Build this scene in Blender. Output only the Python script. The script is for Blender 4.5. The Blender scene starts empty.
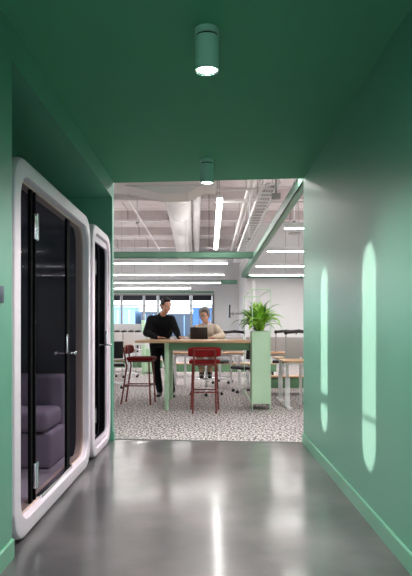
import bpy, bmesh, math, random
from mathutils import Vector, Matrix
R = random.Random(7)
C = bpy.context.scene.collection
F = 620.0
def PX(px, d): return (px-209.0)/F*d           # world x of an image column at distance d
def PZ(py, d): return 1.2-(py-329.0)/F*d       # world z of an image row at distance d
def lin(c):
    c = c/255.0
    return c/12.92 if c <= .04045 else ((c+.055)/1.055)**2.4
def rgb(r, g, b): return (lin(r), lin(g), lin(b), 1)

# ------------------------------------------------------------------ materials
def mat(name, col, rough=.5, metal=0, spec=.5, noise=0, nscale=20, bump=0, bscale=200, emit=None, es=0, coat=0, sheen=0):
    m = bpy.data.materials.new(name); m.use_nodes = True
    nt = m.node_tree; b = nt.nodes['Principled BSDF']
    b.inputs['Base Color'].default_value = col
    b.inputs['Roughness'].default_value = rough
    b.inputs['Metallic'].default_value = metal
    b.inputs['Specular IOR Level'].default_value = spec
    if coat: b.inputs['Coat Weight'].default_value = coat
    if sheen: b.inputs['Sheen Weight'].default_value = sheen
    if emit:
        b.inputs['Emission Color'].default_value = emit; b.inputs['Emission Strength'].default_value = es
    tc = nt.nodes.new('ShaderNodeTexCoord')
    if noise:
        n = nt.nodes.new('ShaderNodeTexNoise'); n.inputs['Scale'].default_value = nscale; n.inputs['Detail'].default_value = 5
        nt.links.new(tc.outputs['Object'], n.inputs['Vector'])
        mx = nt.nodes.new('ShaderNodeMix'); mx.data_type = 'RGBA'
        mx.inputs[6].default_value = tuple(c*(1-noise) for c in col[:3])+(1,)
        mx.inputs[7].default_value = tuple(min(1, c*(1+noise)) for c in col[:3])+(1,)
        nt.links.new(n.outputs['Fac'], mx.inputs[0]); nt.links.new(mx.outputs[2], b.inputs['Base Color'])
    if bump:
        n2 = nt.nodes.new('ShaderNodeTexNoise'); n2.inputs['Scale'].default_value = bscale
        nt.links.new(tc.outputs['Object'], n2.inputs['Vector'])
        bp = nt.nodes.new('ShaderNodeBump'); bp.inputs['Strength'].default_value = bump; bp.inputs['Distance'].default_value = .01
        nt.links.new(n2.outputs['Fac'], bp.inputs['Height']); nt.links.new(bp.outputs[0], b.inputs['Normal'])
    return m
M = {}
M['paint'] = mat('green_paint', rgb(98, 162, 139), .38, spec=.5, noise=.03, nscale=3, bump=.05, bscale=120)
M['ceilpaint'] = mat('green_ceiling_paint', rgb(86, 154, 122), .75, spec=.15, noise=.03, nscale=3)
M['litgreen'] = mat('lit_lamp_green', rgb(168, 214, 198), .35)  # corridor green lightened; the light on the housings is in the colour
M['trim'] = mat('green_trim', rgb(100, 168, 138), .3)
M['steelgreen'] = mat('green_steel', rgb(106, 154, 130), .45)
M['mint'] = mat('mint_metal', rgb(184, 216, 184), .45, noise=.02)
M['apron'] = mat('apron_green', rgb(108, 152, 114), .5)
M['white'] = mat('white_shell', rgb(240, 224, 238), .4, bump=.03, bscale=500)
M['lilac'] = mat('lilac_shell', rgb(188, 184, 196), .5)
M['copper'] = mat('copper_trim', rgb(226, 196, 184), .35)
M['matteblack'] = mat('matte_black', rgb(16, 16, 18), .9, spec=.1)
M['felt'] = mat('dark_felt', rgb(100, 102, 108), .95, noise=.2, nscale=60, spec=.1)
M['charcoal'] = mat('charcoal_felt', rgb(34, 34, 38), .95, spec=.05)
M['mauve'] = mat('mauve_fabric', rgb(170, 154, 174), .95, noise=.15, nscale=90, spec=.1)
M['mauve_carpet'] = mat('mauve_carpet', rgb(190, 176, 190), .95, noise=.2, nscale=70, spec=.1)
M['black'] = mat('black_plastic', rgb(22, 22, 25), .35)
M['chrome'] = mat('chrome', rgb(225, 225, 228), .18, metal=1)
M['plaster'] = mat('white_plaster', rgb(218, 219, 220), .8, noise=.02, nscale=4)
M['duct'] = mat('duct_white', rgb(215, 210, 210), .5, noise=.03, nscale=6)
M['white_metal'] = mat('white_metal', rgb(228, 228, 230), .4)
M['grey_metal'] = mat('grey_metal', rgb(150, 150, 148), .5)
M['wood'] = mat('oak_top', rgb(192, 152, 118), .45, noise=.12, nscale=30)
M['greyscreen'] = mat('grey_felt', rgb(178, 176, 178), .95, noise=.12, nscale=60, spec=.1)
M['red'] = mat('red_fabric', rgb(128, 17, 20), .9, noise=.15, nscale=80, spec=.15, sheen=.2)
M['redmetal'] = mat('oxide_red_metal', rgb(118, 42, 36), .4)
M['glow'] = mat('lamp_diffuser', rgb(255, 255, 255), .5, emit=(1, .98, .95, 1), es=21)
M['glowup'] = mat('upper_diffuser', rgb(255, 255, 255), .5, emit=(1, .98, .95, 1), es=9)
M['glowstrip'] = mat('strip_diffuser', rgb(255, 255, 255), .5, emit=(1, .98, .95, 1), es=7)
M['glowdown'] = mat('downlight_lens', rgb(255, 255, 255), .5, emit=(1, .97, .92, 1), es=25)
M['skin'] = mat('skin', rgb(222, 166, 142), .5, noise=.05, nscale=30)
M['skin2'] = mat('skin_fair', rgb(222, 172, 148), .5, noise=.05, nscale=30)
M['hair'] = mat('dark_hair', rgb(36, 28, 25), .6, noise=.3, nscale=90, bump=.6, bscale=90)
M['greyhair'] = mat('grey_hair', rgb(128, 122, 118), .6, noise=.35, nscale=60, bump=.7, bscale=70)
M['sweater'] = mat('black_knit', rgb(26, 26, 30), .9, noise=.2, nscale=60, bump=.3, bscale=60, spec=.2)
M['trousers'] = mat('black_trousers', rgb(18, 18, 24), .9, spec=.2)
M['beige'] = mat('beige_trousers', rgb(176, 156, 128), .9)
M['lips'] = mat('lips', rgb(170, 95, 88), .5)
M['eye'] = mat('eye_white', rgb(225, 220, 215), .3)
M['iris'] = mat('iris', rgb(35, 25, 20), .3)
M['laptop'] = mat('laptop_lid', rgb(58, 50, 50), .4, metal=.3)
M['soil'] = mat('soil', rgb(50, 38, 28), .95, noise=.4, nscale=60)
M['cable'] = mat('dark_cable', rgb(30, 30, 34), .5)
M['asphalt'] = mat('outdoor_ground', rgb(150, 150, 150), .9)
M['bluewall'] = mat('blue_cladding', rgb(150, 190, 228), .5, noise=.15, nscale=.3)
M['palewall'] = mat('pale_cladding', rgb(205, 215, 222), .6)
M['darkwall'] = mat('dark_glazing', rgb(82, 92, 106), .3)
M['navy'] = mat('navy_cladding', rgb(70, 116, 176), .5)
M['blind'] = mat('dark_blind', rgb(36, 38, 48), .8)
M['navyplate'] = mat('navy_plate', rgb(38, 52, 78), .4)
M['leaf'] = mat('leaf_green', rgb(140, 192, 62), .45, noise=.45, nscale=8)
M['leafdark'] = mat('leaf_dark', rgb(74, 132, 54), .45, noise=.4, nscale=8)

# patterned shirt
m = mat('cream_print', rgb(222, 204, 182), .85); nt = m.node_tree; b = nt.nodes['Principled BSDF']
tc = nt.nodes.new('ShaderNodeTexCoord'); v = nt.nodes.new('ShaderNodeTexVoronoi'); v.inputs['Scale'].default_value = 45
r = nt.nodes.new('ShaderNodeValToRGB'); r.color_ramp.elements[0].color = rgb(172, 128, 98); r.color_ramp.elements[0].position = .15
r.color_ramp.elements[1].color = rgb(216, 202, 184); r.color_ramp.elements[1].position = .35
nt.links.new(tc.outputs['Object'], v.inputs['Vector']); nt.links.new(v.outputs['Distance'], r.inputs[0]); nt.links.new(r.outputs[0], b.inputs['Base Color'])
M['shirt'] = m
# glass that daylight passes through
def glass(name, tint, gl=.08):
    m = bpy.data.materials.new(name); m.use_nodes = True; nt = m.node_tree; nt.nodes.clear()
    o = nt.nodes.new('ShaderNodeOutputMaterial'); t = nt.nodes.new('ShaderNodeBsdfTransparent'); t.inputs[0].default_value = tint
    g = nt.nodes.new('ShaderNodeBsdfGlossy'); g.inputs['Roughness'].default_value = .03
    fr = nt.nodes.new('ShaderNodeFresnel'); fr.inputs[0].default_value = 1.45
    mm = nt.nodes.new('ShaderNodeMath'); mm.operation = 'MULTIPLY'; mm.inputs[1].default_value = gl
    mx = nt.nodes.new('ShaderNodeMixShader')
    nt.links.new(fr.outputs[0], mm.inputs[0]); nt.links.new(mm.outputs[0], mx.inputs[0])
    nt.links.new(t.outputs[0], mx.inputs[1]); nt.links.new(g.outputs[0], mx.inputs[2]); nt.links.new(mx.outputs[0], o.inputs[0])
    return m
M['glass'] = glass('tinted_glass', (.76, .75, .78, 1), .015)
M['clear'] = glass('clear_glass', (.95, .97, 1, 1), .3)
# polished concrete
m = mat('polished_concrete', rgb(128, 128, 127), .2); nt = m.node_tree; b = nt.nodes['Principled BSDF']
tc = nt.nodes.new('ShaderNodeTexCoord')
n = nt.nodes.new('ShaderNodeTexNoise'); n.inputs['Scale'].default_value = 1.6; n.inputs['Detail'].default_value = 3; n.inputs['Roughness'].default_value = .5
r = nt.nodes.new('ShaderNodeValToRGB'); r.color_ramp.interpolation = 'EASE'; r.color_ramp.elements[0].position = .25; r.color_ramp.elements[0].color = rgb(66, 66, 69)
r.color_ramp.elements[1].position = .75; r.color_ramp.elements[1].color = rgb(122, 114, 118)
r2 = nt.nodes.new('ShaderNodeMapRange'); r2.inputs[3].default_value = .19; r2.inputs[4].default_value = .27
n3 = nt.nodes.new('ShaderNodeTexNoise'); n3.inputs['Scale'].default_value = 45; n3.inputs['Detail'].default_value = 3
mx = nt.nodes.new('ShaderNodeMix'); mx.data_type = 'RGBA'; mx.blend_type = 'MULTIPLY'; mx.inputs[0].default_value = .3
for q in (n, n3): nt.links.new(tc.outputs['Object'], q.inputs['Vector'])
nt.links.new(n.outputs['Fac'], r.inputs[0]); nt.links.new(r.outputs[0], mx.inputs[6]); nt.links.new(n3.outputs['Fac'], mx.inputs[7])
nt.links.new(mx.outputs[2], b.inputs['Base Color'])
b.inputs['Roughness'].default_value = .28
b.inputs['Coat Weight'].default_value = .5; b.inputs['Coat Roughness'].default_value = .12
M['concrete'] = m
# flecked carpet
m = mat('flecked_carpet', rgb(160, 155, 155), .98, spec=.05); nt = m.node_tree; b = nt.nodes['Principled BSDF']
tc = nt.nodes.new('ShaderNodeTexCoord'); mp = nt.nodes.new('ShaderNodeMapping'); mp.inputs['Rotation'].default_value = (0, 0, .6); mp.inputs['Scale'].default_value = (24, 13, 10)
n = nt.nodes.new('ShaderNodeTexNoise'); n.inputs['Scale'].default_value = 1.6; n.inputs['Detail'].default_value = 4; n.inputs['Roughness'].default_value = .75
r = nt.nodes.new('ShaderNodeValToRGB'); e = r.color_ramp.elements
e[0].position = .42; e[0].color = rgb(52, 49, 51); e[1].position = .56; e[1].color = rgb(222, 214, 213)
k = e.new(.48); k.color = rgb(140, 133, 134)
nt.links.new(tc.outputs['Object'], mp.inputs[0]); nt.links.new(mp.outputs[0], n.inputs['Vector']); nt.links.new(n.outputs['Fac'], r.inputs[0]); nt.links.new(r.outputs[0], b.inputs['Base Color'])
M['carpet'] = m
# raw slab overhead
m = mat('raw_slab', rgb(178, 166, 166), .9); nt = m.node_tree; b = nt.nodes['Principled BSDF']
tc = nt.nodes.new('ShaderNodeTexCoord'); n = nt.nodes.new('ShaderNodeTexNoise'); n.inputs['Scale'].default_value = 2.5; n.inputs['Detail'].default_value = 10; n.inputs['Roughness'].default_value = .7
bk = nt.nodes.new('ShaderNodeTexBrick'); bk.inputs['Scale'].default_value = 1; bk.inputs['Brick Width'].default_value = 1.2; bk.inputs['Row Height'].default_value = 1.2
bk.inputs['Color1'].default_value = rgb(206, 197, 197); bk.inputs['Color2'].default_value = rgb(214, 205, 204); bk.inputs['Mortar'].default_value = rgb(176, 166, 166); bk.inputs['Mortar Size'].default_value = .025; bk.offset = 0
mx = nt.nodes.new('ShaderNodeMix'); mx.data_type = 'RGBA'; mx.blend_type = 'OVERLAY'; mx.inputs[0].default_value = .45
nt.links.new(tc.outputs['Object'], n.inputs['Vector']); nt.links.new(tc.outputs['Object'], bk.inputs['Vector'])
nt.links.new(bk.outputs['Color'], mx.inputs[6]); nt.links.new(n.outputs['Fac'], mx.inputs[7]); nt.links.new(mx.outputs[2], b.inputs['Base Color'])
M['slab'] = m

# ------------------------------------------------------------------ mesh helpers
ORG = {}
def finish(name, me, material, parent=None, smooth=True):
    o = bpy.data.objects.new(name, me); C.objects.link(o)
    me.materials.append(material)
    if parent is not None:
        o.parent = parent; ORG[o.name] = ORG.get(parent.name, Vector((0, 0, 0)))
        me.transform(Matrix.Translation(-ORG[o.name]))
    else: ORG[o.name] = Vector((0, 0, 0))
    return o
def thing(name, label, cat, loc=(0, 0, 0), group=None):
    o = bpy.data.objects.new(name, None); C.objects.link(o); o.location = loc; o.empty_display_size = .1
    o['label'] = label; o['category'] = cat
    if group: o['group'] = group
    ORG[o.name] = Vector(loc); return o
def tag(o, label, cat, group=None, kind=None):
    o['label'] = label; o['category'] = cat
    if group: o['group'] = group
    if kind: o['kind'] = kind
    return o
def struct(o): o['kind'] = 'structure'; return o
def dup(root, loc, rotz=0, label=None, group=None):
    r = root.copy(); C.objects.link(r); r.location = loc; r.rotation_euler = (0, 0, rotz)
    if label: r['label'] = label
    if group: r['group'] = group
    for ch in list(root.children):
        c = ch.copy(); C.objects.link(c); c.parent = r
        for g in list(ch.children):
            d = g.copy(); C.objects.link(d); d.parent = c
    return r
class MB:
    def __init__(s): s.bm = bmesh.new()
    def box(s, x0, x1, y0, y1, z0, z1, bev=0, seg=2, rot=None):
        t = bmesh.new(); bmesh.ops.create_cube(t, size=1)
        for v in t.verts: v.co = Vector(((x0+x1)/2+v.co.x*(x1-x0), (y0+y1)/2+v.co.y*(y1-y0), (z0+z1)/2+v.co.z*(z1-z0)))
        if bev: bmesh.ops.bevel(t, geom=t.edges[:], offset=bev, segments=seg, profile=.5, affect='EDGES')
        return s._add(t, rot)
    def _add(s, t, mtx=None):
        if mtx is not None: t.transform(mtx)
        me = bpy.data.meshes.new('tmp'); t.to_mesh(me); t.free(); s.bm.from_mesh(me); bpy.data.meshes.remove(me); return s
    def cyl(s, a, b, r, r2=None, seg=16, caps=True):
        a = Vector(a); b = Vector(b); r2 = r if r2 is None else r2
        t = bmesh.new(); L = (b-a).length
        bmesh.ops.create_cone(t, cap_ends=caps, cap_tris=False, segments=seg, radius1=r, radius2=r2, depth=L)
        q = Vector((0, 0, 1)).rotation_difference((b-a).normalized()).to_matrix().to_4x4()
        return s._add(t, Matrix.Translation((a+b)/2) @ q)
    def tube(s, pts, r, seg=10):
        for a, b in zip(pts[:-1], pts[1:]): s.cyl(a, b, r, seg=seg)
        for p in pts[1:-1]: s.ball(p, r, seg)
        return s
    def ball(s, c, r, seg=12, sc=(1, 1, 1), rot=None):
        t = bmesh.new(); bmesh.ops.create_uvsphere(t, u_segments=seg, v_segments=max(6, seg//2+2), radius=r)
        m = Matrix.Translation(c) @ (rot if rot is not None else Matrix.Identity(4)) @ Matrix.Diagonal((*sc, 1))
        return s._add(t, m)
    def ring(s, outer, inner, a0, a1, axis='x'):
        # outer and inner outlines share their vertex count; extruded along axis from a0 to a1
        t = bmesh.new()
        def P(u, v, a): return (a, u, v) if axis == 'x' else (u, a, v)
        n = len(outer)
        V = [[t.verts.new(P(p[0], p[1], a)) for p in o] for o in (outer, inner) for a in (a0, a1)]
        O0, O1, I0, I1 = V
        for i in range(n):
            j = (i+1) % n
            for q in ((O0[i], O0[j], O1[j], O1[i]), (I0[j], I0[i], I1[i], I1[j]), (O0[j], O0[i], I0[i], I0[j]), (O1[i], O1[j], I1[j], I1[i])):
                try: t.faces.new(q)
                except ValueError: pass
        bmesh.ops.recalc_face_normals(t, faces=t.faces[:])
        return s._add(t)
    def prism(s, pts, a0, a1, axis='x'):
        t = bmesh.new()
        def P(u, v, a): return (a, u, v) if axis == 'x' else ((u, a, v) if axis == 'y' else (u, v, a))
        A = [t.verts.new(P(u, v, a0)) for u, v in pts]; B = [t.verts.new(P(u, v, a1)) for u, v in pts]
        t.faces.new(A); t.faces.new(B[::-1]); n = len(pts)
        for i in range(n): t.faces.new((A[i], B[i], B[(i+1) % n], A[(i+1) % n]))
        bmesh.ops.recalc_face_normals(t, faces=t.faces[:])
        return s._add(t)
    def loft(s, secs, cap=True):
        t = bmesh.new(); L = [[t.verts.new(p) for p in q] for q in secs]; n = len(secs[0])
        for A, B in zip(L[:-1], L[1:]):
            for i in range(n): t.faces.new((A[i], A[(i+1) % n], B[(i+1) % n], B[i]))
        if cap: t.faces.new(L[0][::-1]); t.faces.new(L[-1])
        bmesh.ops.recalc_face_normals(t, faces=t.faces[:])
        return s._add(t)
    def build(s, name, material, parent=None, smooth=True, bevel=0):
        me = bpy.data.meshes.new(name); s.bm.to_mesh(me); s.bm.free()
        if smooth:
            for p in me.polygons: p.use_smooth = True
            try: me.set_sharp_from_angle(angle=math.radians(35))
            except Exception: pass
        o = finish(name, me, material, parent)
        if bevel:
            bv = o.modifiers.new('bevel', 'BEVEL'); bv.width = bevel; bv.segments = 3; bv.limit_method = 'ANGLE'; bv.angle_limit = math.radians(40)
        return o
def wn(o):
    w = o.modifiers.new('weighted', 'WEIGHTED_NORMAL'); w.keep_sharp = True; return o
def rr(y0, y1, z0, z1, r, n=8):
    # rounded rectangle; r may be a tuple (bl, br, tr, tl)
    if not isinstance(r, tuple): r = (r,)*4
    P = []
    for (cx, cz, q, a) in ((y0, z0, r[0], 180), (y1, z0, r[1], 270), (y1, z1, r[2], 0), (y0, z1, r[3], 90)):
        q = max(q, .0008)
        ox = cx+q if cx == y0 else cx-q; oz = cz+q if cz == z0 else cz-q
        for i in range(n+1):
            t = math.radians(a+90*i/n); P.append((ox+q*math.cos(t), oz+q*math.sin(t)))
    return P
def remesh(name, prims, voxel, material, parent, smooth_it=4):
    b = MB()
    for p in prims:
        if p[0] == 'c':
            _, a, ra, c, rc = p; b.cyl(a, c, ra, rc, seg=14); b.ball(a, ra, 14); b.ball(c, rc, 14)
        else:
            _, c, sc, *rt = p; b.ball(c, 1, 20, sc, rt[0] if rt else None)
    o = b.build('tmp', material)
    md = o.modifiers.new('r', 'REMESH'); md.mode = 'VOXEL'; md.voxel_size = voxel; md.use_smooth_shade = True
    sm = o.modifiers.new('s', 'SMOOTH'); sm.factor = .5; sm.iterations = smooth_it
    dg = bpy.context.evaluated_depsgraph_get(); me = bpy.data.meshes.new_from_object(o.evaluated_get(dg))
    old = o.data; bpy.data.objects.remove(o); bpy.data.meshes.remove(old)
    me.materials.clear()
    for p in me.polygons: p.use_smooth = True
    me.name = name
    return finish(name, me, material, parent)

# ------------------------------------------------------------------ the setting
XL, XR, ZC = -1.035, .998, 2.79
YL, YR = 6.75, 6.55
NY0, NY1, NZ = 3.257, 6.635, 2.608        # booth niche
YB = -4.5                                 # corridor behind the camera
OX0, OX1, OY1, OZ = -6.0, 6.0, 26.0, 4.7  # office extents
def floorpoly(pts, z0, z1): return MB().prism(pts, z0, z1, 'z')
struct(floorpoly([(-2.6, YB), (XR+.12, YB), (XR+.12, YR), (XR, YR), (XL, YL), (-2.6, YL)], -.1, 0).build('floor', M['concrete'], smooth=False))
struct(floorpoly([(-2.62, YL), (XL, YL), (XR, YR), (OX1, YR), (OX1, OY1), (OX0, OY1), (OX0, 9.05), (-2.62, 9.05)], -.1, .003).build('floor', M['carpet'], smooth=False))
struct(floorpoly([(XL, YL-.012), (XR, YR-.012), (XR, YR+.012), (XL, YL+.012)], 0, .007).build('trim_1', M['grey_metal'], smooth=False))
# corridor ceiling slab with the bulkhead over its end
b = floorpoly([(-2.7, YB), (XR+.2, YB), (XR+.2, YR-.0), (XR, YR), (XL, YL), (-2.7, YL)], ZC, ZC+.12)
struct(b.build('ceiling', M['ceilpaint'], smooth=False))
b = MB(); b.prism([(XL, YL-.12), (XR, YR-.12), (XR, YR), (XL, YL)], ZC+.12, OZ, 'z')
struct(b.build('trim_2', M['plaster'], smooth=False))
# left wall: near pier, lintel over the niche, end pier, all one wall
b = MB()
b.box(-2.6, XL, YB, NY0, 0, ZC)
b.box(-2.6, XL, NY0, NY1, NZ, ZC)
b.box(-2.6, XL, NY1, YL, 0, ZC)
struct(b.build('wall_left', M['paint'], smooth=False))
# niche back wall; two rounded slots added to shape the light patches
slots = [(4.968, .165), (6.2525, .16)]
b = MB()
ymid = 5.6
for (yc, hw), (a0, a1) in zip(slots, ((NY0, ymid), (ymid, NY1))):
    zc = 1.21; hh = .615
    b.ring(rr(a0, a1, 0, NZ, .0008), rr(yc-hw, yc+hw, zc-hh, zc+hh, hw-.002), -2.6, -2.45)
nb = struct(b.build('wall_niche', M['paint'], smooth=False))
for i, (yc, hw) in enumerate(slots):
    w = MB().prism(rr(yc-hw, yc+hw, 1.21-.615, 1.21+.615, hw-.002), -2.53, -2.52).build('window_%d' % (i+1), M['clear'], smooth=False); struct(w)  # panes of the added, unseen slots
    MB().box(-2.56, -2.49, yc-hw, yc+hw, (.87, .80)[i], (.89, .88)[i]).build('shadow_bar', M['grey_metal'], w, smooth=False)  # bars added to cast the dark breaks in the wall patches
# right wall
struct(MB().box(XR, XR+.12, YB, YR, 0, ZC).build('wall_right', M['paint'], smooth=False))
b = MB(); b.ring(rr(-2.6, XR+.12, 0, ZC, .001), rr(-.85, .85, .15, 2.45, .001), YB-.12, YB, 'y'); struct(b.build('wall_rear', M['plaster'], smooth=False))
b = MB(); b.ring(rr(-.85, .85, .15, 2.45, .001), rr(-.81, .81, .19, 2.41, .001), YB-.1, YB-.04, 'y'); rw = struct(b.build('window_20', M['grey_metal'], smooth=False))  # unseen window added to light surfaces that face the camera
MB().box(-.81, .81, YB-.08, YB-.07, .19, 2.41).build('pane', M['clear'], rw, smooth=False)
# baseboards
def bb(name, x, s, y0, y1, h=.1):
    pts = [(x, 0), (x+s*.014, 0), (x+s*.014, h-.006), (x+s*.008, h), (x, h)]
    return struct(MB().prism(pts, y0, y1, 'y').build(name, M['trim'], smooth=False))
bb('baseboard_right', XR, -1, YB, YR+.0)
bb('baseboard_left', XL, 1, YB, NY0)
bb('baseboard_left_far', XL, 1, NY1+.01, YL)
# office shell
b = MB(); b.box(OX0-.15, OX0, 9.0, OY1, 0, OZ); struct(b.build('wall_office_left', M['plaster'], smooth=False))
b = MB(); b.box(OX1, OX1+.15, YR-.15, OY1, 0, OZ); struct(b.build('wall_office_right', M['plaster'], smooth=False))
b = MB(); b.box(OX0, -2.65, 9.0, 9.12, 0, OZ); b.box(-2.75, -2.605, YL-.12, 9.12, 0, OZ); b.box(-2.605, XL, YL-.12, YL, ZC+.12, OZ); struct(b.build('wall_front_left', M['plaster'], smooth=False))
b = MB(); b.box(XR+.12, OX1, YR-.15, YR, 0, OZ); b.box(XR, XR+.12, YR-.12, YR, ZC+.12, OZ); struct(b.build('wall_front_right', M['plaster'], smooth=False))
# slab and the downstand beams
b = MB(); b.box(OX0-.15, OX1+.15, YR-.2, OY1+.15, OZ, OZ+.2)
for y in (9.5, 12.5, 15.5, 18.5, 21.5, 24.5): b.box(OX0, OX1, y-.18, y+.18, OZ-.28, OZ)
struct(b.build('ceiling', M['slab'], smooth=False))
# back wall with window opening, and the projecting white wall on the right
WX1 = .22; WZ0, WZ1 = .85, 2.66
b = MB()
b.box(OX0, WX1, OY1, OY1+.2, 0, WZ0); b.box(OX0, WX1, OY1, OY1+.2, WZ1, OZ); b.box(WX1, OX1, OY1, OY1+.2, 0, OZ)
struct(b.build('wall_back', M['plaster'], smooth=False))
struct(MB().box(1.25, OX1, 20.5, OY1, 0, OZ).build('wall_recess', M['plaster'], smooth=False))
mull = [OX0] + [PX(p, OY1) for p in (121.5, 144, 158, 191, 213)] + [WX1]
for i in range(len(mull)-1):
    a, c = mull[i], mull[i+1]
    w = MB(); w.ring(rr(a, c, WZ0, WZ1, .001), rr(a+.04, c-.04, WZ0+.05, WZ1-.05, .001), OY1-.02, OY1+.1, 'y')
    w.box(a+.04, c-.04, OY1+.0, OY1+.06, PZ(305.6, OY1)-.02, PZ(305.6, OY1)+.02)
    o = struct(w.build('window_%d' % (i+3), M['grey_metal'], smooth=False))
    MB().box(a+.04, c-.04, OY1+.06, OY1+.07, WZ0+.05, WZ1-.05).build('pane', M['clear'], o, smooth=False)
    MB().box(a+.05, c-.05, OY1+.0, OY1+.03, WZ1-.27, WZ1-.05).build('roller_blind', M['blind'], o, smooth=False)

# outside: ground and neighbouring buildings
struct(MB().box(-120, 120, OY1+.3, 200, -.3, -.1).build('ground', M['asphalt'], smooth=False))
def building(px0, px1, top, d, mt, label, bandmat=None, cat='building'):
    t = thing('building', label, cat, (PX((px0+px1)/2, d), d, -.1))
    x0, x1, z1 = PX(px0, d), PX(px1, d), PZ(top, d)
    MB().box(x0, x1, d, d+12, -.1, z1).build('facade', mt, t, smooth=False)
    n = max(2, int((x1-x0)/1.6)); g = MB()
    for k in range(n):
        cx = x0+(x1-x0)*(k+.5)/n
        g.box(cx-.06, cx+.06, d-.06, d+.0, .2, z1-.2)
    g.box(x0+.1, x1-.1, d-.08, d, .1, .25)
    g.build('facade_fins', bandmat or M['palewall'], t, smooth=False)
    MB().box(x0-.15, x1+.15, d-.15, d+12.1, z1, z1+.25).build('parapet', M['palewall'], t, smooth=False)
    return t
building(112, 135, 307.5, 60, M['bluewall'], 'blue clad building outside the far left window')
building(135, 141, 313, 76, M['palewall'], 'narrow pale building between the blue and dark ones outside')
building(141, 158, 312, 60, M['darkwall'], 'dark glazed building outside, behind the standing man', M['bluewall'])
building(158, 193, 314, 78, M['darkwall'], 'wide dark building outside, between the two people', M['bluewall'])
building(193, 218, 308, 60, M['navy'], 'navy blue building outside, behind the grey haired person', M['darkwall'])

# ------------------------------------------------------------------ corridor lamps
def downlight(d, label):
    x = PX(207, d); t = thing('ceiling_downlight', label, 'ceiling light', (x, d, ZC), 'cylindrical green downlights')
    MB().cyl((x, d, ZC-.035), (x, d, ZC), .0645, seg=40).build('mounting_collar', M['litgreen'], t)
    MB().cyl((x, d, ZC-.045), (x, d, ZC-.035), .058, seg=40).build('shadow_gap', M['black'], t)
    o = rr(-.0635, .0635, -.09, .09, .001)
    b = MB(); n = 40; secs = []
    for rad, z in ((.0635, ZC-.045), (.0635, ZC-.22), (.058, ZC-.222), (.052, ZC-.20)):
        secs.append([(x+rad*math.cos(2*math.pi*i/n), d+rad*math.sin(2*math.pi*i/n), z) for i in range(n)])
    b.loft(secs, cap=True); b.build('housing', M['litgreen'], t)
    r_ = MB(); r_.loft([[(x+q*math.cos(2*math.pi*i/n), d+q*math.sin(2*math.pi*i/n), z) for i in range(n)] for q, z in ((.059, ZC-.2225), (.060, ZC-.224), (.052, ZC-.215))], cap=False)
    r_.build('rim', M['chrome'], t)
    MB().cyl((x, d, ZC-.213), (x, d, ZC-.205), .052, seg=32).build('lens', M['glowdown'], t)
    L = bpy.data.lights.new('downlight_beam', 'SPOT'); L.energy = 80; L.spot_size = math.radians(125); L.spot_blend = .8; L.shadow_soft_size = .045; L.color = (1, .96, .92)
    lo = bpy.data.objects.new('downlight_beam', L); lo.location = (x, d, ZC-.225); C.objects.link(lo)
    return t
downlight(3.29, 'green cylinder downlight on the corridor ceiling, the nearer and larger')
downlight(5.82, 'green cylinder downlight near the far edge of the corridor ceiling')
for d in (.75, -1.8):
    downlight(d, 'green cylinder downlight on the ceiling, %s' % ('just above the viewer' if d > 0 else 'behind the viewer'))

# ------------------------------------------------------------------ phone booths
FX = -1.045
def booth(y0, y1, label, wide):
    z0, z1 = .004, 2.178
    t = thing('phone_booth', label, 'phone booth', ((FX-2.2)/2, (y0+y1)/2, 0))
    ro, fw = (.2, .11) if wide else (.2, .1)
    gt, gb = (2.07, .115) if wide else (2.09, .09)
    outer = rr(y0, y1, z0, z1, ro); ri = ro-.05
    inner = rr(y0+fw, y1-fw, gb, gt, ri)
    # front frame with a softened outer lip
    def sh(k): return rr(y0+k, y1-k, z0+k, z1-k, ro-k)
    b = MB()
    secs = [[(x, p[0], p[1]) for p in q] for x, q in ((FX-.11, inner), (FX-.012, inner), (FX, rr(y0+fw-.008, y1-fw+.008, gb-.008, gt+.008, ri)), (FX, sh(.03)), (FX-.007, sh(.012)), (FX-.025, sh(.003)), (FX-.05, outer), (FX-.11, outer), (FX-.11, inner))]
    b.loft(secs, cap=False)
    wn(b.build('front_frame', M['white'], t))
    b = MB(); b.ring(sh(.004), sh(.06), -2.2, FX-.113); b.build('shell', M['lilac'], t)
    b = MB(); b.ring(sh(.062), sh(.075), -2.19, FX-.12); b.build('felt_lining', M['felt' if wide else 'charcoal'], t)
    for yy in (y0+.25, y1-.25):
        for xx in (-1.3, -2.0): MB().cyl((xx, yy, 0), (xx, yy, .03), .03).build('foot', M['black'], t)
    # copper lip inside the frame
    b = MB(); b.ring(rr(y0+fw+.001, y1-fw-.001, gb+.001, gt-.001, ri), rr(y0+fw+.013, y1-fw-.013, gb+.013, gt-.013, max(.02, ri-.013)), FX-.105, FX-.045)
    b.build('copper_lip' if wide else 'door_gasket', M['copper' if wide else 'charcoal'], t)
    # glazed back with frame
    bo = sh(.05); bi = rr(y0+.12, y1-.12, .14, 2.05, .15)
    MB().ring(bo, bi, -2.2, -2.14).build('back_frame', M['felt'], t)
    MB().prism(rr(y0+.1, y1-.1, .12, 2.07, .15), -2.185, -2.175).build('back_pane', M['glass'], t, smooth=False)
    # carpet inside
    MB().box(-2.13, FX-.12, y0+.2, y1-.2, .098, .112).build('booth_carpet', M['mauve_carpet'], t, smooth=False)
    for yy in ((y0+y1)/2,):
        MB().cyl((-1.6, yy, 2.085), (-1.6, yy, 2.1), .06, seg=24).build('interior_lamp', M['white_metal'], t)
    return t, (fw, gt, gb, ri)
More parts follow.
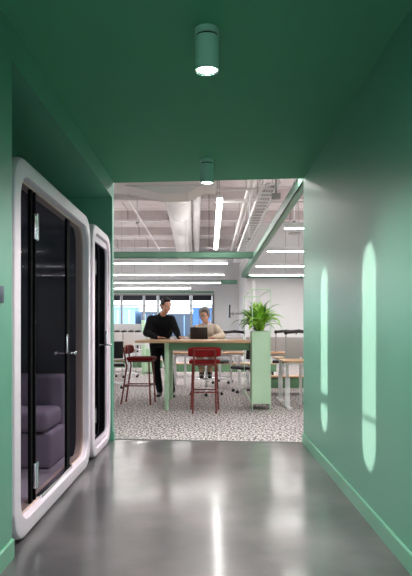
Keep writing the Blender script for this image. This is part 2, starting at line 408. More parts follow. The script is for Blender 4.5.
def lever(x, y, z, parent, s=1):
    b = MB()
    b.box(x-.008, x+.008, y-.012, y+.012, z-.005, z+.145, .003)
    b.build('handle_plate', M['chrome'], parent)
    b = MB(); b.tube([(x-.085*s, y, z), (x+.06*s, y, z)], .009, 12)
    b.ball((x-.085*s, y, z), .015); b.ball((x+.06*s, y, z), .014)
    b.cyl((x+.045*s, y, z), (x+.045*s, y-.09, z+.0), .008); b.cyl((x-.06*s, y, z), (x-.06*s, y-.07, z), .008)
    b.build('handle', M['chrome'], parent)
def hinge(x, y, z, parent, h=.16, m='chrome'):
    b = MB(); b.box(x-.004, x+.012, y-.035, y-.003, z, z+h, .003); b.box(x-.004, x+.012, y+.003, y+.03, z, z+h, .003)
    b.cyl((x+.014, y, z-.005), (x+.014, y, z+h+.005), .009)
    b.build('hinge', M[m], parent)

# large booth
Y0, Y1 = 3.34, 5.49
t, (fw, gt, gb, ri) = booth(Y0, Y1, 'large white rounded two seat phone booth with wide glass front on the left', True)
gx = FX-.05
ya, yb, yc = 3.90, 4.87, Y1-fw-.013
pn = MB().prism(rr(Y0+fw+.013, ya-.012, gb+.013, gt-.013, (ri-.02, .001, .001, ri-.02)), gx-.012, gx).build('fixed_pane', M['glass'], t, smooth=False)
dr = MB().prism(rr(ya+.004, yb-.004, gb+.016, gt-.016, .004), gx-.012, gx).build('door', M['glass'], t, smooth=False)
MB().prism(rr(yb+.004, yc, gb+.013, gt-.013, (.001, ri-.02, ri-.02, .001)), gx-.012, gx).build('fixed_pane', M['glass'], t, smooth=False)
MB().box(gx-.03, gx+.004, ya-.012, ya+.008, gb+.013, gt-.013).build('black_post', M['matteblack'], t, smooth=False)
MB().box(gx-.016, gx+.003, yb-.10, yb-.006, gb+.02, gt-.02, .002).build('black_band', M['matteblack'], dr, smooth=False)
MB().box(gx-.016, gx+.003, ya-.10, ya-.06, gb+.013, gt-.013, .002).build('black_band', M['matteblack'], pn, smooth=False)
MB().box(gx-.01, gx+.03, ya+.06, yb-.03, gb-.002, gb+.028, .004).build('threshold', M['chrome'], t)
hinge(gx+.002, ya, PZ(240, 3.9), dr); hinge(gx+.002, ya, PZ(478, 3.9)-.06, dr)
lever(gx, yb-.09, PZ(353, 4.76), dr)
# small booth
Z0, Z1 = 5.585, 6.605
t2, (fw2, gt2, gb2, ri2) = booth(Z0, Z1, 'small white rounded single phone booth with narrow dark glass door', False)
dr = MB(); dr.ring(rr(Z0+.115, Z1-.115, gb2+.015, gt2-.015, ri2), rr(Z0+.165, Z1-.165, .15, 2.02, .05), gx+.012, gx+.035)
dr = dr.build('door', M['white'], t2)
MB().prism(rr(Z0+.163, Z1-.163, .148, 2.022, .05), gx+.016, gx+.024).build('door_pane', M['glass'], dr, smooth=False)
hinge(gx+.035, Z0+.112, PZ(274, 5.72), dr, .12, 'grey_metal'); hinge(gx+.035, Z0+.112, PZ(422, 5.72), dr, .12, 'grey_metal')
lever(gx+.03, Z1-.19, PZ(343, 6.35)-.02, dr, .8)

# sofas in the large booth
def sofa(yback, s, label):
    t = thing('booth_sofa', label, 'sofa', (-1.62, yback+s*.3, .112), 'sofas inside the large booth')
    y = lambda a: yback+s*a
    def bx(x0, x1, a0, a1, z0, z1, bev, nm, k=4):
        q = sorted((y(a0), y(a1))); MB().box(x0, x1, q[0], q[1], z0, z1, bev, k).build(nm, M['mauve'], t)
    bx(-2.1, -1.22, .01, .17, .25, .82, .05, 'backrest')
    bx(-2.1, -1.24, .17, .66, .40, .56, .05, 'seat_cushion')
    bx(-2.12, -1.22, .02, .62, .115, .395, .03, 'base')
    return t
sofa(Y1-.08, -1, 'mauve grey booth sofa at the far end inside the large glass booth')
sofa(Y0+.08, 1, 'mauve grey booth sofa at the near end inside the large glass booth')

# navy plate at the very left
tg = MB().box(XL, XL+.016, 2.93, 3.085, PZ(303, 3.07), PZ(286, 3.07), .003).build('wall_plate', M['navyplate'])
tag(tg, 'small navy blue plate on the near left green wall', 'wall plate')

# ------------------------------------------------------------------ bar stools
def make_stool():
    t = thing('bar_stool', 'x', 'bar stool', (0, 0, 0), 'dark red bar stools at the high table')
    b = MB(); b.box(-.225, .225, -.20, .215, .70, .755, .026, 4); b.build('seat', M['red'], t)
    # curved backrest
    secs = []
    n = 12
    for i in range(n+1):
        u = -1+2*i/n; x = u*.235; yy = -.235+.05*(u*u)*.9
        hh = .072*(1-.25*abs(u)**6); th = .022*(1-.3*abs(u)**6)
        prof = [(yy+th*math.cos(a)*(1 if 1 else 1), .868+hh*math.copysign(abs(math.sin(a))**.6, math.sin(a))) for a in [2*math.pi*k/16 for k in range(16)]]
        secs.append([(x, p[0]-.0, p[1]) for p in prof])
    b = MB(); b.loft(secs); b.build('backrest', M['red'], t)
    for s in (-1, 1):
        b = MB(); b.tube([(s*.205, .185, .0), (s*.175, .155, .70)], .013); b.build('leg', M['redmetal'], t)
        b = MB(); b.tube([(s*.165, -.295, .0), (s*.155, -.205, .60), (s*.15, -.262, .90)], .013); b.build('leg', M['redmetal'], t)
    b = MB(); b.tube([(-.16, -.262, .90), (.16, -.262, .90)], .01); b.build('back_rail', M['redmetal'], t)
    b = MB(); b.box(-.18, .18, -.19, .19, .672, .70, .004); b.build('seat_frame', M['redmetal'], t)
    b = MB(); f = .30/.7
    A = (-.205+.03*f, .185-.03*f, .30); B = (.205-.03*f, .185-.03*f, .30)
    Cc = (.160, -.25, .30); D = (-.160, -.25, .30)
    b.tube([A, B], .01); b.tube([B, Cc], .01); b.tube([Cc, D], .01); b.tube([D, A], .01); b.build('foot_rail', M['redmetal'], t)
    return t
st = make_stool()
st.location = (PX(205, 9.05)-.005, 9.04, .003); st['label'] = 'dark red bar stool seen from behind, tucked at the front of the high table'
dup(st, (-1.085, 9.97, .003), -math.pi/2-.1, 'dark red bar stool seen from the side, left of the high table')

# ------------------------------------------------------------------ high table
TZ = 1.03; TX0, TX1, TY0, TY1 = -1.085, .608, 9.06, 10.72
t = thing('high_table', 'long standing height table with oak top and mint green legs', 'table', ((TX0+TX1)/2, (TY0+TY1)/2, 0))
MB().box(TX0, TX1, TY0, TY1, TZ-.035, TZ, .006).build('table_top', M['wood'], t)
for (x, y) in ((-.627, 9.19), (-.645, 10.56)):
    MB().cyl((x, y, .003), (x, y, TZ-.035), .034, seg=24).build('leg', M['mint'], t)
for q in ((-.59, .60, 9.175, 9.20), (-.59, .60, 10.55, 10.575), (-.645, -.62, 9.23, 10.52)): MB().box(*q, TZ-.145, TZ-.036, .003).build('apron', M['apron'], t)
# laptop
lx, ly = PX(199, 10.3), 10.33
t = thing('laptop', 'open dark laptop on the high table, its lid back facing us', 'laptop', (lx, ly, TZ))
rz = Matrix.Rotation(math.radians(-5), 4, 'Z')
def at(mtx): return Matrix.Translation((lx, ly, TZ)) @ rz @ mtx
b = MB(); b.box(-.145, .145, 0, .21, .002, .016, .004, rot=at(Matrix.Identity(4))); b.build('keyboard_base', M['laptop'], t)
b = MB(); b.box(-.145, .145, -.004, .004, 0, .19, .003, rot=at(Matrix.Translation((0, -.002, .012)) @ Matrix.Rotation(math.radians(12), 4, 'X'))); lid = b.build('lid', M['laptop'], t)
b = MB(); b.box(-.133, .133, .0045, .0055, .012, .18, rot=at(Matrix.Translation((0, -.002, .012)) @ Matrix.Rotation(math.radians(12), 4, 'X'))); b.build('screen', M['black'], lid, smooth=False)

# ------------------------------------------------------------------ planter
px0, px1, py0, py1, ptop = .628, .905, 9.07, 11.1, 1.785
t = thing('planter_stand', 'tall mint green metal planter stand with open frame beside the high table', 'planter', ((px0+px1)/2, 9.5, 0))
MB().box(px0+.012, px1-.012, py0+.008, py0+.62, .105, 1.165, .003).build('planter_box', M['mint'], t, smooth=False)
MB().box(px0+.03, px1-.03, py0+.03, py0+.60, 1.166, 1.172).build('soil', M['soil'], t, smooth=False)
w = .013
for y in (py0, py1):
    for x in (px0, px1): MB().box(x-w if x == px1 else x, x if x == px1 else x+w, y, y+w, .003, ptop, .001).build('post', M['mint'], t, smooth=False)
for y in (py0, py1): MB().box(px0+w, px1-w, y, y+w, ptop-w*1.3, ptop).build('top_rail', M['mint'], t, smooth=False)
for x in (px0, px1-w):
    MB().box(x, x+w, py0+w, py1, ptop-w, ptop).build('top_rail', M['mint'], t, smooth=False)
    MB().box(x, x+w, py0+w, py1, .09, .09+w).build('bottom_rail', M['mint'], t, smooth=False)
def plant(x, y, z, label, m, n, L, seed):
    rn = random.Random(seed)
    t = thing('potted_plant', label, 'plant', (x, y, z), 'strap leaved plants in the planter')
    b = MB(); bm = b.bm
    for i in range(n):
        az = rn.uniform(0, 2*math.pi); el = rn.uniform(.1, 1.0); ln = L*rn.uniform(.6, 1.05); wd = rn.uniform(.024, .038)
        p = Vector((x+rn.uniform(-.05, .05), y+rn.uniform(-.1, .1), z+rn.uniform(0, .1)))
        ang = math.radians(88-el*48); bend = rn.uniform(.8, 1.9)*(.35+el); prev = None; K = 8
        for k in range(K+1):
            u = k/K; a = ang-bend*u*u
            dr_ = Vector((math.cos(az)*math.cos(a), math.sin(az)*math.cos(a), math.sin(a)))
            if k: p = p+dr_*ln/K
            side = Vector((-math.sin(az), math.cos(az), 0)); ww = wd*(math.sin(math.pi*min(1, .12+.88*u))**.7 if u < 1 else 0.02)
            up = side.cross(dr_).normalized()
            vs = [bm.verts.new(p-side*ww), bm.verts.new(p-up*ww*.35), bm.verts.new(p+side*ww)]
            if prev:
                bm.faces.new((prev[0], prev[1], vs[1], vs[0])); bm.faces.new((prev[1], prev[2], vs[2], vs[1]))
            prev = vs
    o = b.build('foliage', m, t)
    b = MB()
    for k in range(4): b.cyl((x+rn.uniform(-.05, .05), y+rn.uniform(-.06, .06), z-.003), (x+rn.uniform(-.05, .05), y, z+.18), .009)
    b.build('stem', M['leafdark'], t)
plant(.76, py0+.13, 1.172, 'bright green strap leaved plant at the near end of the planter', M['leaf'], 52, .45, 3)
plant(.75, py0+.38, 1.172, 'darker strap leaved plant further back in the planter', M['leafdark'], 60, .46, 5)

# ------------------------------------------------------------------ desks, dividers, benches
def desk(x0, x1, y0, y1, label, inset=.1, z=.73):
    t = thing('desk', label, 'desk', ((x0+x1)/2, (y0+y1)/2, 0), 'height adjustable desks')
    MB().box(x0, x1, y0, y1, z-.027, z, .004).build('desk_top', M['wood'], t)
    yc = (y0+y1)/2
    for x in (x0+inset, x1-inset):
        b = MB(); b.box(x-.035, x+.035, yc-.03, yc+.03, .03, .45, .004); b.box(x-.025, x+.025, yc-.022, yc+.022, .44, z-.06, .004)
        b.box(x-.035, x+.035, y0+.03, y1-.03, .003, .032, .006); b.build('leg', M['white_metal'], t)
    b = MB(); b.box(x0+inset, x1-inset, yc-.04, yc+.04, z-.065, z-.028, .003); b.build('crossbar', M['white_metal'], t)
    return t
desk(1.10, 2.7, 9.13, 9.83, 'oak topped white legged desk nearest the right wall')
desk(1.10, 2.7, 10.07, 10.77, 'oak topped desk directly behind the nearest right hand desk')
desk(-.80, .72, 12.35, 13.05, 'oak topped desk seen under the high table')
desk(.78, 2.30, 12.35, 13.05, 'oak topped desk behind the planter')
desk(-3.2, -1.75, 14.2, 14.9, 'oak topped desk at the far left beside the corridor opening')
def screen(x0, x1, y, z0, z1, label):
    t = thing('desk_divider', label, 'desk divider', ((x0+x1)/2, y, z0), 'grey fabric desk dividers')
    MB().box(x0, x1, y-.02, y+.02, z0+.02, z1, .012).build('fabric_panel', M['greyscreen'], t)
    for x in (x0+.25, x1-.25): MB().box(x-.02, x+.02, y-.025, y+.025, .003, z0+.05).build('bracket', M['white_metal'], t, smooth=False)
screen(1.22, 2.6, 9.95, .70, 1.06, 'grey fabric divider on the desk nearest the right wall')
screen(-.75, .72, 13.14, .60, 1.035, 'grey fabric divider behind the seated person')
screen(.78, 2.3, 13.14, .60, 1.035, 'grey fabric divider behind the planter')
screen(-3.9, PX(141, 16.5), 16.5, .6, 1.34, 'tall grey fabric divider left of the standing man')
screen(-3.2, -1.75, 15.0, .6, 1.02, 'low pale grey divider at the far left')
screen(-.6, 1.0, 19.5, .6, 1.05, 'distant grey divider before the back wall')
# pale post partition
t = MB().box(PX(141.7, 16.3), PX(145.3, 16.3), 16.25, 16.37, .003, PZ(320, 16.3), .008).build('partition_post', M['mint']); tag(t, 'pale mint partition post left of the standing man', 'post')
def bench(x0, x1, y, label):
    t = thing('low_bench', label, 'bench', ((x0+x1)/2, y, 0), 'low green benches')
    MB().box(x0, x1, y-.2, y+.2, .315, .34, .004).build('bench_top', M['wood'], t)
    MB().box(x0+.01, x1-.01, y-.18, y+.18, .13, .313, .003).build('body', M['apron'], t)
    for x in (x0+.1, x1-.1):
        b = MB(); b.box(x-.02, x+.02, y-.15, y+.15, .003, .13); b.build('foot', M['black'], t, smooth=False)
bench(.97, 3.2, 11.4, 'low green bench with oak top behind the right hand desks')
bench(-1.0, 1.7, 15.7, 'low green bench with oak top seen below the high table')
bench(-3.9, -1.3, 17.4, 'low green bench with oak top at the far left')
# pedestal
t = thing('pedestal_cabinet', 'mint green pedestal cabinet behind the left bar stool', 'cabinet', (PX(150, 17), 17, 0))
x0, x1 = PX(143, 16.6), PX(158, 16.6)
MB().box(x0, x1, 16.6, 17.0, .03, .68, .006).build('carcass', M['mint'], t)
for k in range(3): 
    q = MB().box(x0+.012, x1-.012, 16.585, 16.6, .05+k*.21, .05+k*.21+.195, .004).build('drawer', M['mint'], t)
    MB().box((x0+x1)/2-.06, (x0+x1)/2+.06, 16.575, 16.585, .2+k*.21, .212+k*.21).build('handle', M['white_metal'], q, smooth=False)

# ------------------------------------------------------------------ office chairs
def make_chair(tall=False):
    t = thing('drafting_chair' if tall else 'office_chair', 'x', 'office chair', (0, 0, 0))
    sz = .74 if tall else .47
    MB().box(-.235, .235, -.22, .24, sz-.03, sz+.035, .03, 3).build('seat', M['black'], t)
    b = MB(); n = 8; secs = []
    for i in range(n+1):
        u = -1+2*i/n; yy = -.26+.05*u*u
        secs.append([(u*.2, yy+dy, z) for dy, z in ((-.012, sz+.14), (.012, sz+.14), (.0-.02, sz+.48), (-.045, sz+.48))])
    b.loft(secs); b.build('backrest', M['black'], t)
    b = MB(); b.tube([(-.21, -.21, sz+.13), (-.21, -.23, sz+.49), (0, -.285, sz+.50), (.21, -.23, sz+.49), (.21, -.21, sz+.13), (0, -.27, sz+.12), (-.21, -.21, sz+.13)], .014, 8)
    b.tube([(0, -.27, sz+.12), (0, -.16, sz-.03)], .018, 8); b.build('back_frame', M['white_metal'], t)
    for s in (-1, 1):
        b = MB(); b.tube([(s*.22, 0, sz-.01), (s*.28, -.02, sz+.02), (s*.28, -.03, sz+.2)], .012, 8); b.box(s*.28-.035, s*.28+.035, -.13, .09, sz+.2, sz+.225, .01); b.build('armrest', M['white_metal'], t)
    MB().cyl((0, 0, .09), (0, 0, sz-.03), .028).build('gas_column', M['chrome'], t)
    if tall:
        b = MB(); P = [(.2*math.cos(a), .2*math.sin(a), .30) for a in [2*math.pi*k/20 for k in range(21)]]; b.tube(P, .011, 8)
        b.tube([(-.2, 0, .30), (.2, 0, .30)], .009, 8); b.build('foot_ring', M['chrome'], t)
    b = MB(); cs = []
    for k in range(5):
        a = 2*math.pi*k/5+.3; e = (.29*math.cos(a), .29*math.sin(a), .075); cs.append(e)
        b.cyl((0, 0, .11), e, .03, .016, seg=10)
    b.cyl((0, 0, .07), (0, 0, .13), .045); b.build('star_base', M['white_metal'], t)
    for e in cs:
        q = MB(); q.cyl((e[0], e[1]-.02, .028), (e[0], e[1]+.02, .028), .027, seg=14); q.cyl((e[0], e[1], .03), (e[0], e[1], .08), .008, seg=8); q.build('caster', M['black'], t)
    return t
WX, WY = PX(206.5, 11.25), 11.28
dc = make_chair(True); dc['label'] = 'tall office chair with foot ring under the seated grey haired person'; dc.location = (WX, WY, .003); dc.rotation_euler = (0, 0, math.pi)
oc = make_chair(); oc['label'] = 'office chair with white base behind the seated person'; oc.location = (PX(220, 13.6), 13.75, .003); oc.rotation_euler = (0, 0, 2.6)
oc['group'] = 'office chairs at the desks'
for (p, d, a, lab) in ((112.5, 12.6, .2, 'black office chair with white frame beside the left corridor edge'), (128, 15.4, 2.9, 'office chair behind the left bar stool by the far desks'),
                      (247.5, 11.7, 2.4, 'office chair just behind the planter stand'), (283, 13.9, 3.0, 'office chair far behind the right hand desks'), (226, 17.4, 2.8, 'distant office chair seen between the bar stool and planter'), (160, 18.6, 2.5, 'distant office chair seen between the legs of the standing man')):
    dup(oc, (PX(p, d), d, .003), a, lab)

# ------------------------------------------------------------------ monitor arms and monitors
def marm(x, y, z, s, label, mon=True, zbase=.73, L=.42):
    t = thing('monitor_arm', label, 'monitor arm', (x, y, zbase), 'black monitor arms')
    b = MB(); b.cyl((x, y, zbase), (x, y, z), .012); b.box(x-.04, x+.04, y-.04, y+.04, zbase, zbase+.02); b.build('column', M['grey_metal'], t)
    b = MB(); b.tube([(x, y, z), (x+s*L*.5, y-.03, z+.02), (x+s*L, y, z)], .03, 8); b.ball((x+s*L*.5, y-.03, z+.02), .034); b.ball((x, y, z), .04); b.build('arm', M['black'], t)
    if mon:
        MB().box(x+s*L-.012, x+s*L+.012, y-.05, y+.05, z-.05, z+.05, .006).build('mounting_plate', M['black'], t)
marm(PX(286, 10.3), 10.3, 1.145, 1, 'black monitor arm above the nearest right hand desk', zbase=.73)
marm(PX(224, 12.8), 12.8, 1.13, 1, 'black monitor arm right of the seated person')
marm(PX(276, 12.8), 12.8, 1.14, 1, 'black monitor arm right of the planter')
for i, p in enumerate((115, 122, 129, 136)):
    marm(PX(p, 16.25), 16.25, 1.12, 1, '%s of the four black monitor arms before the tall left divider' % (('leftmost', 'second from left', 'third from left', 'rightmost')[i]), zbase=.003, L=.11)
# wall display seen from its edge
t = thing('wall_display', 'thin black display edge on with folding wall arm', 'display', (PX(230, 18), 18, 1.6))
MB().box(PX(228.6, 18), PX(230.2, 18), 17.7, 18.3, PZ(318, 18), PZ(305, 18), .006).build('display_panel', M['black'], t)
b = MB(); z = PZ(313.5, 18); b.tube([(PX(230.2, 18), 18, z), (PX(236, 18), 18.1, z), (1.24, 18.0, z)], .03, 8)
b.ball((PX(233, 18), 18.05, z), .05); b.box(1.2, 1.26, 17.9, 18.1, z-.1, z+.1); b.build('wall_arm', M['grey_metal'], t)
tag(MB().box(1.26, 1.34, 17.9, 18.1, .003, 2.6, .004).build('support_post', M['white_metal']), 'slim white post carrying the edge on display', 'post')
# white computer display backs on the left desks
for i, (p, d) in enumerate(((112, 14.7), (134, 14.7))):
    x = PX(p, d); t = thing('computer_monitor', 'white backed monitor on the far left desk, %s one' % ('left' if i == 0 else 'right'), 'monitor', (x, d, .73), 'white backed monitors on the left desk')
    MB().box(x-.25, x+.25, d-.015, d+.015, .82, 1.12, .01).build('display', M['white_metal'], t)
    b = MB(); b.box(x-.09, x+.09, d-.07, d+.07, .73, .74); b.box(x-.02, x+.02, d+.015, d+.035, .74, .95); b.build('stand', M['white_metal'], t, smooth=False)

# ------------------------------------------------------------------ office ceiling services
GZ0, GZ1 = 2.87, 3.02
def beam(name, x0, x1, y0, y1, label, z0=GZ0, z1=GZ1):
    # channel section: web with two flanges
    b = MB()
    if x1-x0 > y1-y0:
        b.box(x0, x1, y0, y0+.012, z0, z1); b.box(x0, x1, y0, y1, z0, z0+.012); b.box(x0, x1, y0, y1, z1-.012, z1)
    else:
        b.box(x0, x0+.012, y0, y1, z0, z1); b.box(x0, x1, y0, y1, z0, z0+.012); b.box(x0, x1, y0, y1, z1-.012, z1)
    return tag(b.build(name, M['steelgreen'], smooth=False), label, 'ceiling beam', 'suspended green steel beams')
beam('steel_beam', 1.06, 1.16, 6.62, 20.2, 'long green beam receding from the top right of the opening')
beam('steel_beam', OX0+.02, 1.05, 14.6, 14.7, 'wide green cross beam nearest the opening, spanning the office')
beam('steel_beam', OX0+.02, 1.05, 23.0, 23.1, 'second green cross beam further back above the windows')
beam('steel_beam', 1.18, OX1-.02, 20.25, 20.35, 'green cross beam along the top of the white right wall')
beam('steel_beam', OX0+.02, .2, 25.6, 25.7, 'green cross beam directly above the window blinds', 2.68, 2.76)
def pendant(x0, x1, y, z, label, group='white linear pendants across the office', h=.09, w=.1):
    t = thing('linear_pendant', label, 'pendant light', ((x0+x1)/2, y, z), group)
    MB().box(x0, x1, y-w/2, y+w/2, z+.006, z+h, .004).build('housing', M['white_metal'], t)
    MB().box(x0+.01, x1-.01, y-w/2+.012, y+w/2-.012, z+.003, z+.006).build('diffuser', M['glow'], t, smooth=False)
    MB().box(x0+.02, x1-.02, y-w/2+.042, y+w/2-.012, z+h, z+h+.003).build('upper_diffuser', M['glowup'], t, smooth=False)
    n = max(2, int((x1-x0)/2))
    for k in range(n):
        x = x0+(x1-x0)*(k+.5)/n; MB().cyl((x, y, z+h), (x, y, OZ), .006, seg=6).build('suspension_rod', M['grey_metal'], t)
for i, (y, xe) in enumerate(((15.1, .45), (18.3, .45), (21.6, .42), (24.4, -.7))):
    pendant(-5.6, xe, y, 2.79, 'white linear pendant left of centre, %s row counted from the opening' % ('first second third fourth'.split()[i]))
for i, (y, xs) in enumerate(((9.9, 1.2), (12.85, 1.2), (15.9, 1.2), (18.6, 1.2))):
    pendant(xs, 5.6, y, 2.80, 'white linear pendant on the right side, %s row counted from the opening' % ('first second third fourth'.split()[i]))
pendant(-.9, 5.0, 7.25, 3.0, 'white linear pendant added out of view past the corridor ceiling to light the planter')  # unseen lamp added to brighten planter front, stools and floor
pendant(-5.6, -2.2, 11.5, 2.9, 'white linear pendant hidden left of the opening')
# lengthwise glowing strip
t = thing('linear_pendant', 'bright lengthwise linear light above the table beside the ducts', 'pendant light', (.19, 13.5, 3.4))
MB().box(.14, .235, 10.7, 17.2, 3.40, 3.46).build('diffuser', M['glowstrip'], t, smooth=False)
MB().box(.135, .24, 10.7, 17.2, 3.461, 3.52, .004).build('housing', M['white_metal'], t)
for y in (11, 14, 17): MB().cyl((.187, y, 3.52), (.187, y, OZ), .006, seg=6).build('suspension_rod', M['grey_metal'], t)
# ducts
t = thing('ventilation_duct', 'large white round duct with flared end running into the office', 'duct', (-.83, 15, 4.1))
n = 32
def circ(cx, cz, r, y): return [(cx+r*math.cos(2*math.pi*i/n), y, cz+r*math.sin(2*math.pi*i/n)) for i in range(n)]
def sq(cx, cz, a, bq, y):
    P = []
    for i in range(n):
        c, s = math.cos(2*math.pi*i/n), math.sin(2*math.pi*i/n); k = 1/max(abs(c), abs(s)); P.append((cx+c*k*a, y, cz+s*k*bq))
    return P
def DXc(y): return -.58-.0245*(y-9.32)
b = MB(); b.loft([circ(DXc(9.32), 4.1, .29, 9.32), circ(DXc(25.9), 4.1, .29, 25.9)]); b.build('round_duct', M['duct'], t)

for y in (13.2, 15.2, 17.2, 19.2, 21.2): MB().loft([circ(DXc(y), 4.1, .295, y), circ(DXc(y+.03), 4.1, .295, y+.03)]).build('duct_band', M['white_metal'], t)
o = MB().box(-2.6, .10, 7.7, 9.3, 3.22, 3.95, .01).build('plenum_duct', M['duct'])
for x in (-2.4, -1.6, -.1): MB().cyl((x, 8.5, 3.94), (x, 8.5, OZ), .012).build('hanger_rod', M['grey_metal'], o)
MB().prism([(-1.2, 3.218), (-.64, 3.10), (-.30, 3.11), (-.08, 3.218)], 8.7, 9.3, 'y').build('duct_boot', M['duct'], o, smooth=False)
tag(o, 'broad flat white plenum duct just beyond the corridor ceiling edge', 'duct')
t = thing('ventilation_duct', 'slim white round duct running beside the large duct', 'duct', (-.38, 15, 4.15))
b = MB(); b.loft([circ(-.19, 4.12, .1, 9.32), circ(-.52, 4.12, .1, 25.9)]); b.build('round_duct', M['duct'], t)
for y in (12, 14, 16, 18, 20): MB().loft([circ(-.19-.0199*(y-9.32), 4.12, .104, y), circ(-.19-.0199*(y-9.28), 4.12, .104, y+.04)]).build('duct_band', M['white_metal'], t)
# pipes
def pipe(pts, r, label, m='duct', grp='white services pipes under the slab'):
    b = MB(); b.tube([Vector(p) for p in pts], r, 10); return tag(b.build('ceiling_pipe', M[m]), label, 'pipe', grp)
pipe([(.70, 8.0, 3.68), (.70, 20.0, 3.68)], .035, 'thick lengthwise white pipe right of the glowing strip')
pipe([(.85, 8.0, 3.9), (.85, 20.0, 3.9)], .018, 'thin lengthwise pipe beside the thick white pipe')
pipe([(.10, 11.4, 3.55), (3.5, 11.4, 3.55)], .03, 'crosswise white pipe passing above the glowing strip')
pipe([(-.15, 10.8, 3.6), (3.5, 10.8, 3.75)], .02, 'thin crosswise pipe nearest the opening on the right')
pipe([(-5.5, 10.9, 3.56), (-.78, 10.9, 3.50)], .05, 'short white crosswise pipe left of the flared duct')
pipe([(-5.5, 16.6, 4.1), (-1.25, 16.6, 4.1)], .03, 'distant crosswise pipe above the left desks')
pipe([(-1.75, 9.5, 4.0), (-1.75, 22.0, 4.0)], .02, 'thin lengthwise conduit above the left desks')
pipe([(-.12, 20.6, 3.9), (3.5, 20.6, 3.9)], .04, 'distant crosswise pipe above the right side')
# crosswise duct high right
o = MB().box(.14, 5.8, 7.75, 8.6, 3.36, 3.9, .01).build('plenum_duct', M['duct'])
for x in (.5, 2.5, 4.8): MB().cyl((x, 8.2, 3.89), (x, 8.2, OZ), .012).build('hanger_rod', M['grey_metal'], o)
tag(o, 'flat white duct at the upper right just beyond the ceiling edge', 'duct')
# ladder cable tray
t = thing('cable_tray', 'white ladder cable tray following the long green beam', 'cable tray', (.92, 12, 3.3), 'cable trays')
for x in (.78, 1.02): MB().box(x-.008, x+.008, 8.9, 20.0, 3.28, 3.35).build('side_rail', M['white_metal'], t, smooth=False)
for k in range(38): MB().box(.79, 1.01, 8.95+k*.285, 8.99+k*.285, 3.285, 3.30).build('rung', M['white_metal'], t, smooth=False)
for i in range(4): MB().tube([(.84+.04*i, 8.95, 3.31), (.86+.035*i, 13, 3.312), (.84+.04*i, 19.8, 3.31)], .011, 6).build('cable', M['greyscreen'], t)
for y in (10, 13, 16, 19):
    for x in (.78, 1.02): MB().cyl((x, y, 3.35), (x, y, OZ), .006, seg=6).build('hanger_rod', M['grey_metal'], t)
# junction box on a stem
x, y = PX(276, 8.65), 8.65; t = thing('junction_box', 'grey junction box hanging on a stem at the upper right', 'junction box', (x, y, 3.1))
MB().box(x-.06, x+.06, y-.04, y+.04, PZ(199, y), PZ(193.5, y), .006).build('box_body', M['grey_metal'], t)
MB().cyl((x, y, PZ(193.5, y)), (x, y, OZ), .015).build('stem', M['grey_metal'], t)
# round access point
x, y = PX(294.5, 13.8), 13.8; z = PZ(233.5, y)
t = thing('ceiling_disc', 'flat round white ceiling speaker hanging at the right', 'speaker', (x, y, z))
MB().cyl((x, y, z-.02), (x, y, z+.02), .15, .13, seg=32).build('disc', M['grey_metal'], t); MB().cyl((x, y, z+.02), (x, y, OZ), .01).build('stem', M['white_metal'], t)
# sprinklers and white pendant rods
for i, (p, r0, r1, d) in enumerate(((249.5, 204, 238, 11.2), (137.5, 217, 222, 11.0), (294, 183, 221, 10.5))):
    x = PX(p, d); t = thing('hanging_rod', ['white hanging rod left of the cable tray', 'small sprinkler head on a drop above the left side', 'white hanging rod at the far upper right'][i], 'rod', (x, d, PZ(r1, d)))
    MB().cyl((x, d, PZ(r1, d)), (x, d, OZ), .014 if i != 1 else .008).build('rod', M['white_metal'], t)
    MB().cyl((x, d, PZ(r1, d)-.03), (x, d, PZ(r1, d)), .03).build('fitting', M['grey_metal'], t)

# ------------------------------------------------------------------ people
def T(x, y, z): return Vector((x, y, z))
def head_prims(c, yaw, pitch, k=1.0):
    m = Matrix.Translation(c) @ Matrix.Rotation(yaw, 4, 'Z') @ Matrix.Rotation(pitch, 4, 'X')
    def q(x, y, z): return m @ T(x*k, y*k, z*k)
    rot = Matrix.Rotation(yaw, 4, 'Z') @ Matrix.Rotation(pitch, 4, 'X')
    # face points to local -y
    P = [('e', q(0, .012, .03), (.076*k, .094*k, .092*k), rot), ('e', q(0, -.018, -.04), (.062*k, .07*k, .075*k), rot),
         ('e', q(0, -.05, -.095), (.032*k, .03*k, .022*k), rot),
         ('c', q(0, -.086, .005), .009*k, q(0, -.108, -.032), .014*k), ('e', q(0, -.082, -.066), (.024*k, .013*k, .011*k), rot),
         ('c', q(-.045, -.075, .025), .010*k, q(.045, -.075, .025), .010*k)]
    for s in (-1, 1):
        P += [('e', q(s*.077, .012, -.008), (.010*k, .020*k, .032*k), rot), ('e', q(s*.04, -.062, -.035), (.022*k, .018*k, .02*k), rot),
              ('c', q(s*.012, -.094, -.034), .009*k, q(0, -.098, -.034), .01*k)]
    return P, q, rot
